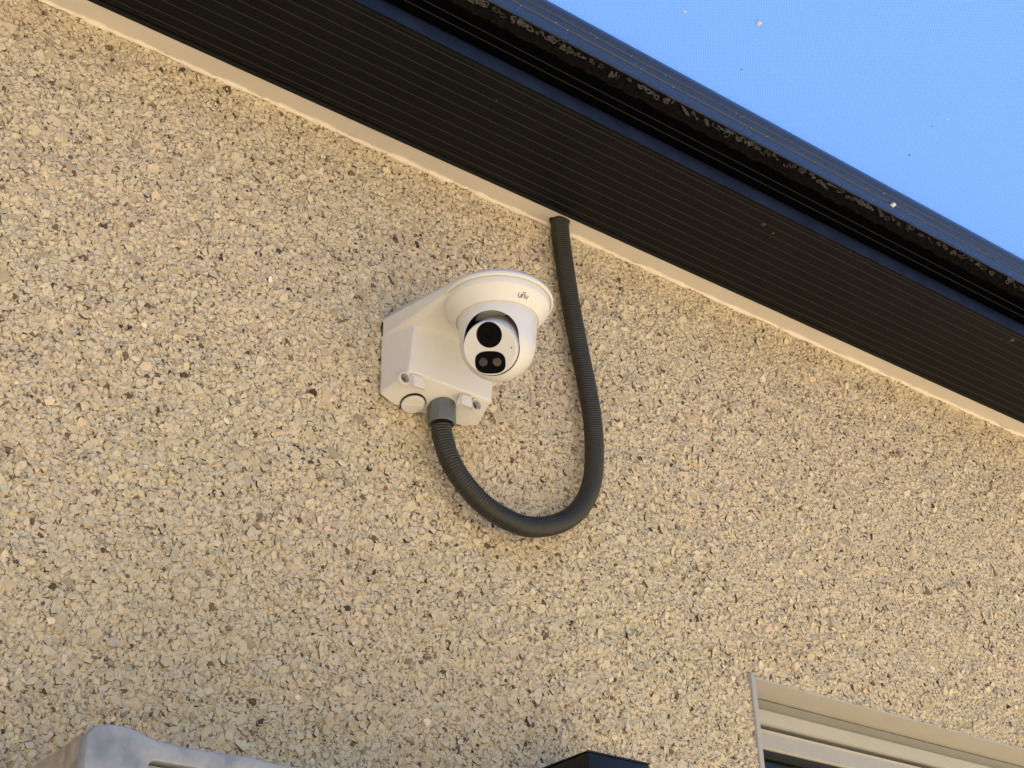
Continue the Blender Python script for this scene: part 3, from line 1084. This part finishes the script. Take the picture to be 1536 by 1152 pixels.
# rounded white lip of the opening is left as the housing's own edge; the eye sits inside
HF = 0.0300
ep = [(0, -0.012), (0.0254, -0.010), (0.0256, 0.006), (0.0254, 0.018), (0.0250, HF - 0.0026), (0.0246, HF - 0.0007), (0.0240, HF), (0, HF)]
v, f = revolve_vf(ep, BC, ea, er, eu, 80)
eye = mk('eye', v, f, 'plastic2', camr, smooth=30)
def stadium(name, c, hw, hh, t0, t1, mat, parent, n=48, power=2.0, smooth=30):
    prof = []
    vv, ff = [], []
    rings = [(1.0, t0), (1.0, t1 - 0.0003), (0.97, t1), (0.0, t1)]
    for s, t in rings[:3]:
        for k in range(n):
            a = 2 * math.pi * k / n
            cx_, sx_ = math.cos(a), math.sin(a)
            px = math.copysign(abs(cx_) ** (2 / power), cx_) * hw * s
            py = math.copysign(abs(sx_) ** (2 / power), sx_) * hh * s
            vv.append(c + er * px + eu * py + ea * t)
    for i in range(2):
        for k in range(n):
            ff.append((i * n + k, i * n + (k + 1) % n, (i + 1) * n + (k + 1) % n, (i + 1) * n + k))
    ff.append(tuple(2 * n + k for k in range(n)))
    return mk(name, vv, ff, mat, parent, smooth=smooth)
FC = BC + ea * HF
lens = stadium('lens_window', FC + eu * 0.0123, 0.0118, 0.0118, -0.002, 0.0005, 'blackgloss', eye)
v, f = revolve_vf([(0.0042, 0.0004), (0.0042, 0.0009), (0.0036, 0.0009), (0.0034, 0.0006), (0.002, 0.0011), (0, 0.0013)], FC + eu * 0.0123, ea, er, eu, 32)
mk('lens', v, f, 'blackgloss', eye, smooth=30)
stadium('lamp_window', FC - eu * 0.0128, 0.0142, 0.0103, -0.002, 0.0005, 'blackgloss', eye, power=2.7)
for s, mt in ((-1, 'ledgrey'), (1, 'ledbrown')):
    c = FC - eu * 0.0124 + er * (0.0064 * s)
    v, f = revolve_vf([(0.0040, 0.0004), (0.0038, 0.0009), (0.0031, 0.0007), (0.0024, 0.0012), (0.0012, 0.0009), (0, 0.0016)], c, ea, er, eu, 28)
    mk('lamp', v, f, mt, eye, smooth=25)
stadium('microphone_hole', FC + er * 0.0203 + eu * 0.0004, 0.0006, 0.0008, -0.001, 0.0003, 'black', eye, n=16)
for k in range(14):
    a = math.radians(2 + k * 2.9)
    c = BC + er * (0.0255 * math.cos(a)) + eu * (0.0255 * math.sin(a)) + ea * (HF - 0.0072)
    rd = (er * math.cos(a) + eu * math.sin(a))
    tg = (-er * math.sin(a) + eu * math.cos(a))
    q = [c + ea * (sx * 0.0028) + tg * (sy * 0.00028) + rd * (0.0005 * sz - 0.0002) for sx in (-1, 1) for sy in (-1, 1) for sz in (0, 1)]
    from_bm('grip', hull_bm(q), 'plastic2', eye)

# lettering on the base cone: strokes laid on the slope
def cone_pt(s, t, lift):
    """s: metres to picture right along the cone, t: metres up the slope (towards the rim)"""
    a0 = math.atan2(0.84, 0.55)
    Ra, Ta, Rb, Tb = 0.0400, 0.0188, 0.0468, 0.0092
    L = math.hypot(Rb - Ra, Tb - Ta)
    k = (0.0046 + t) / L
    r = Ra + (Rb - Ra) * k
    tt = Ta + (Tb - Ta) * k
    a = a0 - s / 0.043
    nr, nt = (Ta - Tb) / L, (Rb - Ra) / L      # outward normal in (r, down)
    r += nr * lift
    tt += nt * lift
    return AXO + DN * tt + E1 * (r * math.cos(a)) + E2 * (r * math.sin(a))
def stroke(poly, w):
    vv, ff = [], []
    n = len(poly)
    for i, (s, t) in enumerate(poly):
        a, b = poly[max(0, i - 1)], poly[min(n - 1, i + 1)]
        dx, dy = b[0] - a[0], b[1] - a[1]
        l = math.hypot(dx, dy) or 1
        nx, ny = -dy / l * w / 2, dx / l * w / 2
        for sg in (1, -1):
            for lf in (0.00022, -0.0003):
                vv.append(cone_pt((s + sg * nx), (t + sg * ny), lf))
    for i in range(n - 1):
        a, b = i * 4, i * 4 + 4
        ff += [(a, b, b + 2, a + 2), (a + 1, a + 3, b + 3, b + 1), (a, a + 1, b + 1, b), (a + 2, b + 2, b + 3, a + 3)]
    ff += [(0, 2, 3, 1), ((n - 1) * 4, (n - 1) * 4 + 1, (n - 1) * 4 + 3, (n - 1) * 4 + 2)]
    return vv, ff
mm = 0.001
def arc(cx_, cy_, rx, ry, a0, a1, n=10):
    return [(cx_ + rx * math.cos(math.radians(a0 + (a1 - a0) * i / n)), cy_ + ry * math.sin(math.radians(a0 + (a1 - a0) * i / n))) for i in range(n + 1)]
letters = {
    'letter_u': [[(-4.9, 2.1), (-4.9, -0.4)] + arc(-3.5, -0.6, 1.4, 1.4, 180, 360) + [(-2.1, 2.1)]],
    'letter_n': [[(-0.9, -2.0), (-0.9, 0.6)] + arc(0.5, 0.6, 1.4, 1.4, 180, 0) + [(1.9, -2.0)], arc(0.5, 1.9, 2.0, 1.9, 140, 40)],
    'letter_v': [[(3.0, 2.1), (4.4, -2.0), (5.8, 2.1)]],
}
for nm, polys in letters.items():
    vv, ff = [], []
    for pl in polys:
        a, b = stroke([(x * mm * 0.95, y * mm * 0.95) for x, y in pl], 0.00075)
        k = len(vv)
        vv += a
        ff += [tuple(i + k for i in q) for q in b]
    mk(nm, vv, ff, 'ink', tb)

# ------------------------------------------------------------------ flexible conduit
con = root('conduit', (0.09, -0.02, 2.28), 'dark grey flexible conduit looping from the soffit down to the camera box', 'conduit')
gl_top = V((0.0035, -0.0190, 2.4050))
path_px = [(661.5, 640), (664, 655), (674, 688), (694, 722), (725, 756), (758, 778), (792, 790), (826, 788), (855, 776), (877, 752), (889, 718),
           (891.5, 673), (888.5, 628), (881, 583), (871, 534), (863, 494), (855, 450), (849, 411), (843.5, 372), (840.5, 346)]
dd = [0.0195, 0.020, 0.022, 0.024, 0.0255, 0.026, 0.0255, 0.024, 0.022, 0.020, 0.019, 0.018, 0.0175, 0.017, 0.0165, 0.0155, 0.0145, 0.0135, 0.0125, 0.0118]
pp = [on_y(x, y, -d) for (x, y), d in zip(path_px, dd)]
pp.append(pp[-1] + V((0.0002, 0.0002, 0.030)))
crv, L = resample(catmull(pp, 16), 0.00046)
RH = 0.00985
rad = [RH + 0.00032 * math.sin(2 * math.pi * (i * 0.00046) / 0.0027) for i in range(len(crv))]
v, f = tube_vf(crv, rad, 20)
hose = mk('hose', v, f, 'hose', con, smooth=60)
# gland nut where it enters the box
top = V((pp[0].x + 0.0005, pp[0].y, 2.4075))
ax = (pp[1] - top)
ax = V((ax.x * 0.4, ax.y * 0.4, ax.z)).normalized()
e1 = ax.orthogonal().normalized()
e2 = ax.cross(e1)
nv_, nf_ = [], []
sides = 10
def ngon_ring(r, t, mod):
    out = []
    for k in range(sides * 6):
        a = 2 * math.pi * k / (sides * 6)
        m_ = math.cos(math.pi / sides) / math.cos((a % (2 * math.pi / sides)) - math.pi / sides)
        rr = r * (1 + (m_ - 1) * mod)
        out.append(top + ax * t + e1 * (rr * math.cos(a)) + e2 * (rr * math.sin(a)))
    return out
rows = [(0.0105, -0.003, 0), (0.0128, -0.0005, 0), (0.0138, 0.0006, 0.6), (0.0141, 0.0022, 1), (0.0139, 0.0190, 1), (0.0136, 0.0212, 1), (0.0126, 0.0220, 0.5), (0.0112, 0.0220, 0), (0.0106, 0.0205, 0), (0.0100, 0.0160, 0)]
for r, t, m_ in rows:
    nv_ += ngon_ring(r, t, m_)
n_ = sides * 6
for i in range(len(rows) - 1):
    for k in range(n_):
        nf_.append((i * n_ + k, i * n_ + (k + 1) % n_, (i + 1) * n_ + (k + 1) % n_, (i + 1) * n_ + k))
mk('gland_nut', nv_, nf_, 'gland', con, smooth=16)

# ------------------------------------------------------------------ crate at the lower left
cr_ = root('crate', (-0.2, -0.13, 1.66), 'weathered blue grey slotted crate with raised corner at the lower left', 'crate')
DF = 0.25
xL, xR, zt, zb_ = -0.401, 0.10, 1.9580, 1.66
# front panel with the hand slot left open
def front_panel():
    bm = bmesh.new()
    out = []
    def corner(cx_, cz_, r, a0, a1, n=6):
        return [(cx_ + r * math.cos(math.radians(a0 + (a1 - a0) * i / n)), cz_ + r * math.sin(math.radians(a0 + (a1 - a0) * i / n))) for i in range(n + 1)]
    outer = [(xR, zb_), (xR, zt)] + [(xR + (xL + 0.050 - xR) * i / 30, zt + 0.0008 * math.sin(i * 1.7)) for i in range(1, 30)]
    outer += [(xL + 0.044, zt + 0.0002), (xL + 0.037, zt + 0.0012), (xL + 0.030, zt + 0.0036), (xL + 0.022, zt + 0.0050), (xL + 0.012, zt + 0.0046), (xL + 0.004, zt + 0.0022), (xL, zt - 0.003), (xL, zb_)]
    s0, s1, sz0, sz1 = -0.3625, -0.2720, 1.9345, 1.9465
    r = 0.0045
    inner = corner(s0 + r, sz0 + r, r, 180, 270) + corner(s1 - r, sz0 + r, r, 270, 360) + corner(s1 - r, sz1 - r, r, 0, 90) + corner(s0 + r, sz1 - r, r, 90, 180)
    es = []
    for Lp in (outer, inner):
        vs = [bm.verts.new((x, -DF, z)) for x, z in Lp]
        for i in range(len(vs)):
            es.append(bm.edges.new((vs[i], vs[(i + 1) % len(vs)])))
    bmesh.ops.triangle_fill(bm, edges=es, use_beauty=True)
    bmesh.ops.dissolve_limit(bm, angle_limit=0.01, verts=bm.verts, edges=bm.edges)
    r = bmesh.ops.extrude_face_region(bm, geom=list(bm.faces))
    bmesh.ops.translate(bm, verts=[v for v in r['geom'] if isinstance(v, bmesh.types.BMVert)], vec=(0, 0.012, 0))
    bmesh.ops.recalc_face_normals(bm, faces=bm.faces)
    eds = [e for e in bm.edges if len(e.link_faces) == 2 and e.calc_face_angle(0) > 1.2]
    bmesh.ops.bevel(bm, geom=eds, offset=0.0028, segments=3, affect='EDGES', profile=0.5, clamp_overlap=True)
    return from_bm('front_panel', bm, 'crate', cr_, smooth=50)
front_panel()
sidev = []
prof = [(-DF + 0.0125, zt + 0.0010), (-DF + 0.030, zt - 0.0005), (-DF + 0.06, zt - 0.001), (-DF + 0.10, zt - 0.0015), (-0.012, zt - 0.001), (-0.012, zb_), (-DF + 0.0125, zb_)]
extrude_x('side_panel', prof, xL + 0.0015, xL + 0.012, 'crate_side', cr_, nx=1)
extrude_x('side_panel', [(-DF + 0.0125, zt), (-0.012, zt), (-0.012, zb_), (-DF + 0.0125, zb_)], xR - 0.012, xR - 0.001, 'crate_side', cr_)
box('back_panel', xL + 0.0125, xR - 0.0125, -0.024, -0.012, zb_, zt - 0.002, 'crate_side', cr_)
box('floor_panel', xL + 0.0125, xR - 0.0125, -DF + 0.0125, -0.0245, zb_, zb_ + 0.012, 'crate_side', cr_)
box('load', xL + 0.016, xR - 0.016, -DF + 0.022, -0.05, zb_ + 0.0125, zt - 0.0085, 'crate_in', cr_, bevel=0.004)

# ------------------------------------------------------------------ black fitting at the bottom edge
bf = root('wall_fitting', (0.15, -0.04, 1.90), 'plain black box shaped fitting on the wall at the bottom edge, below the conduit', 'wall fitting')
box('body', 0.116, 0.1865, -0.080, -0.006, 1.90, 2.0735, 'blackbox', bf, bevel=0.0012)
box('cap', 0.1155, 0.1870, -0.0806, -0.0052, 2.0737, 2.0752, 'blackbox', bf, bevel=0.0005)
box('back_plate', 0.122, 0.180, -0.0060, -0.0004, 1.91, 2.066, 'blackbox', bf)
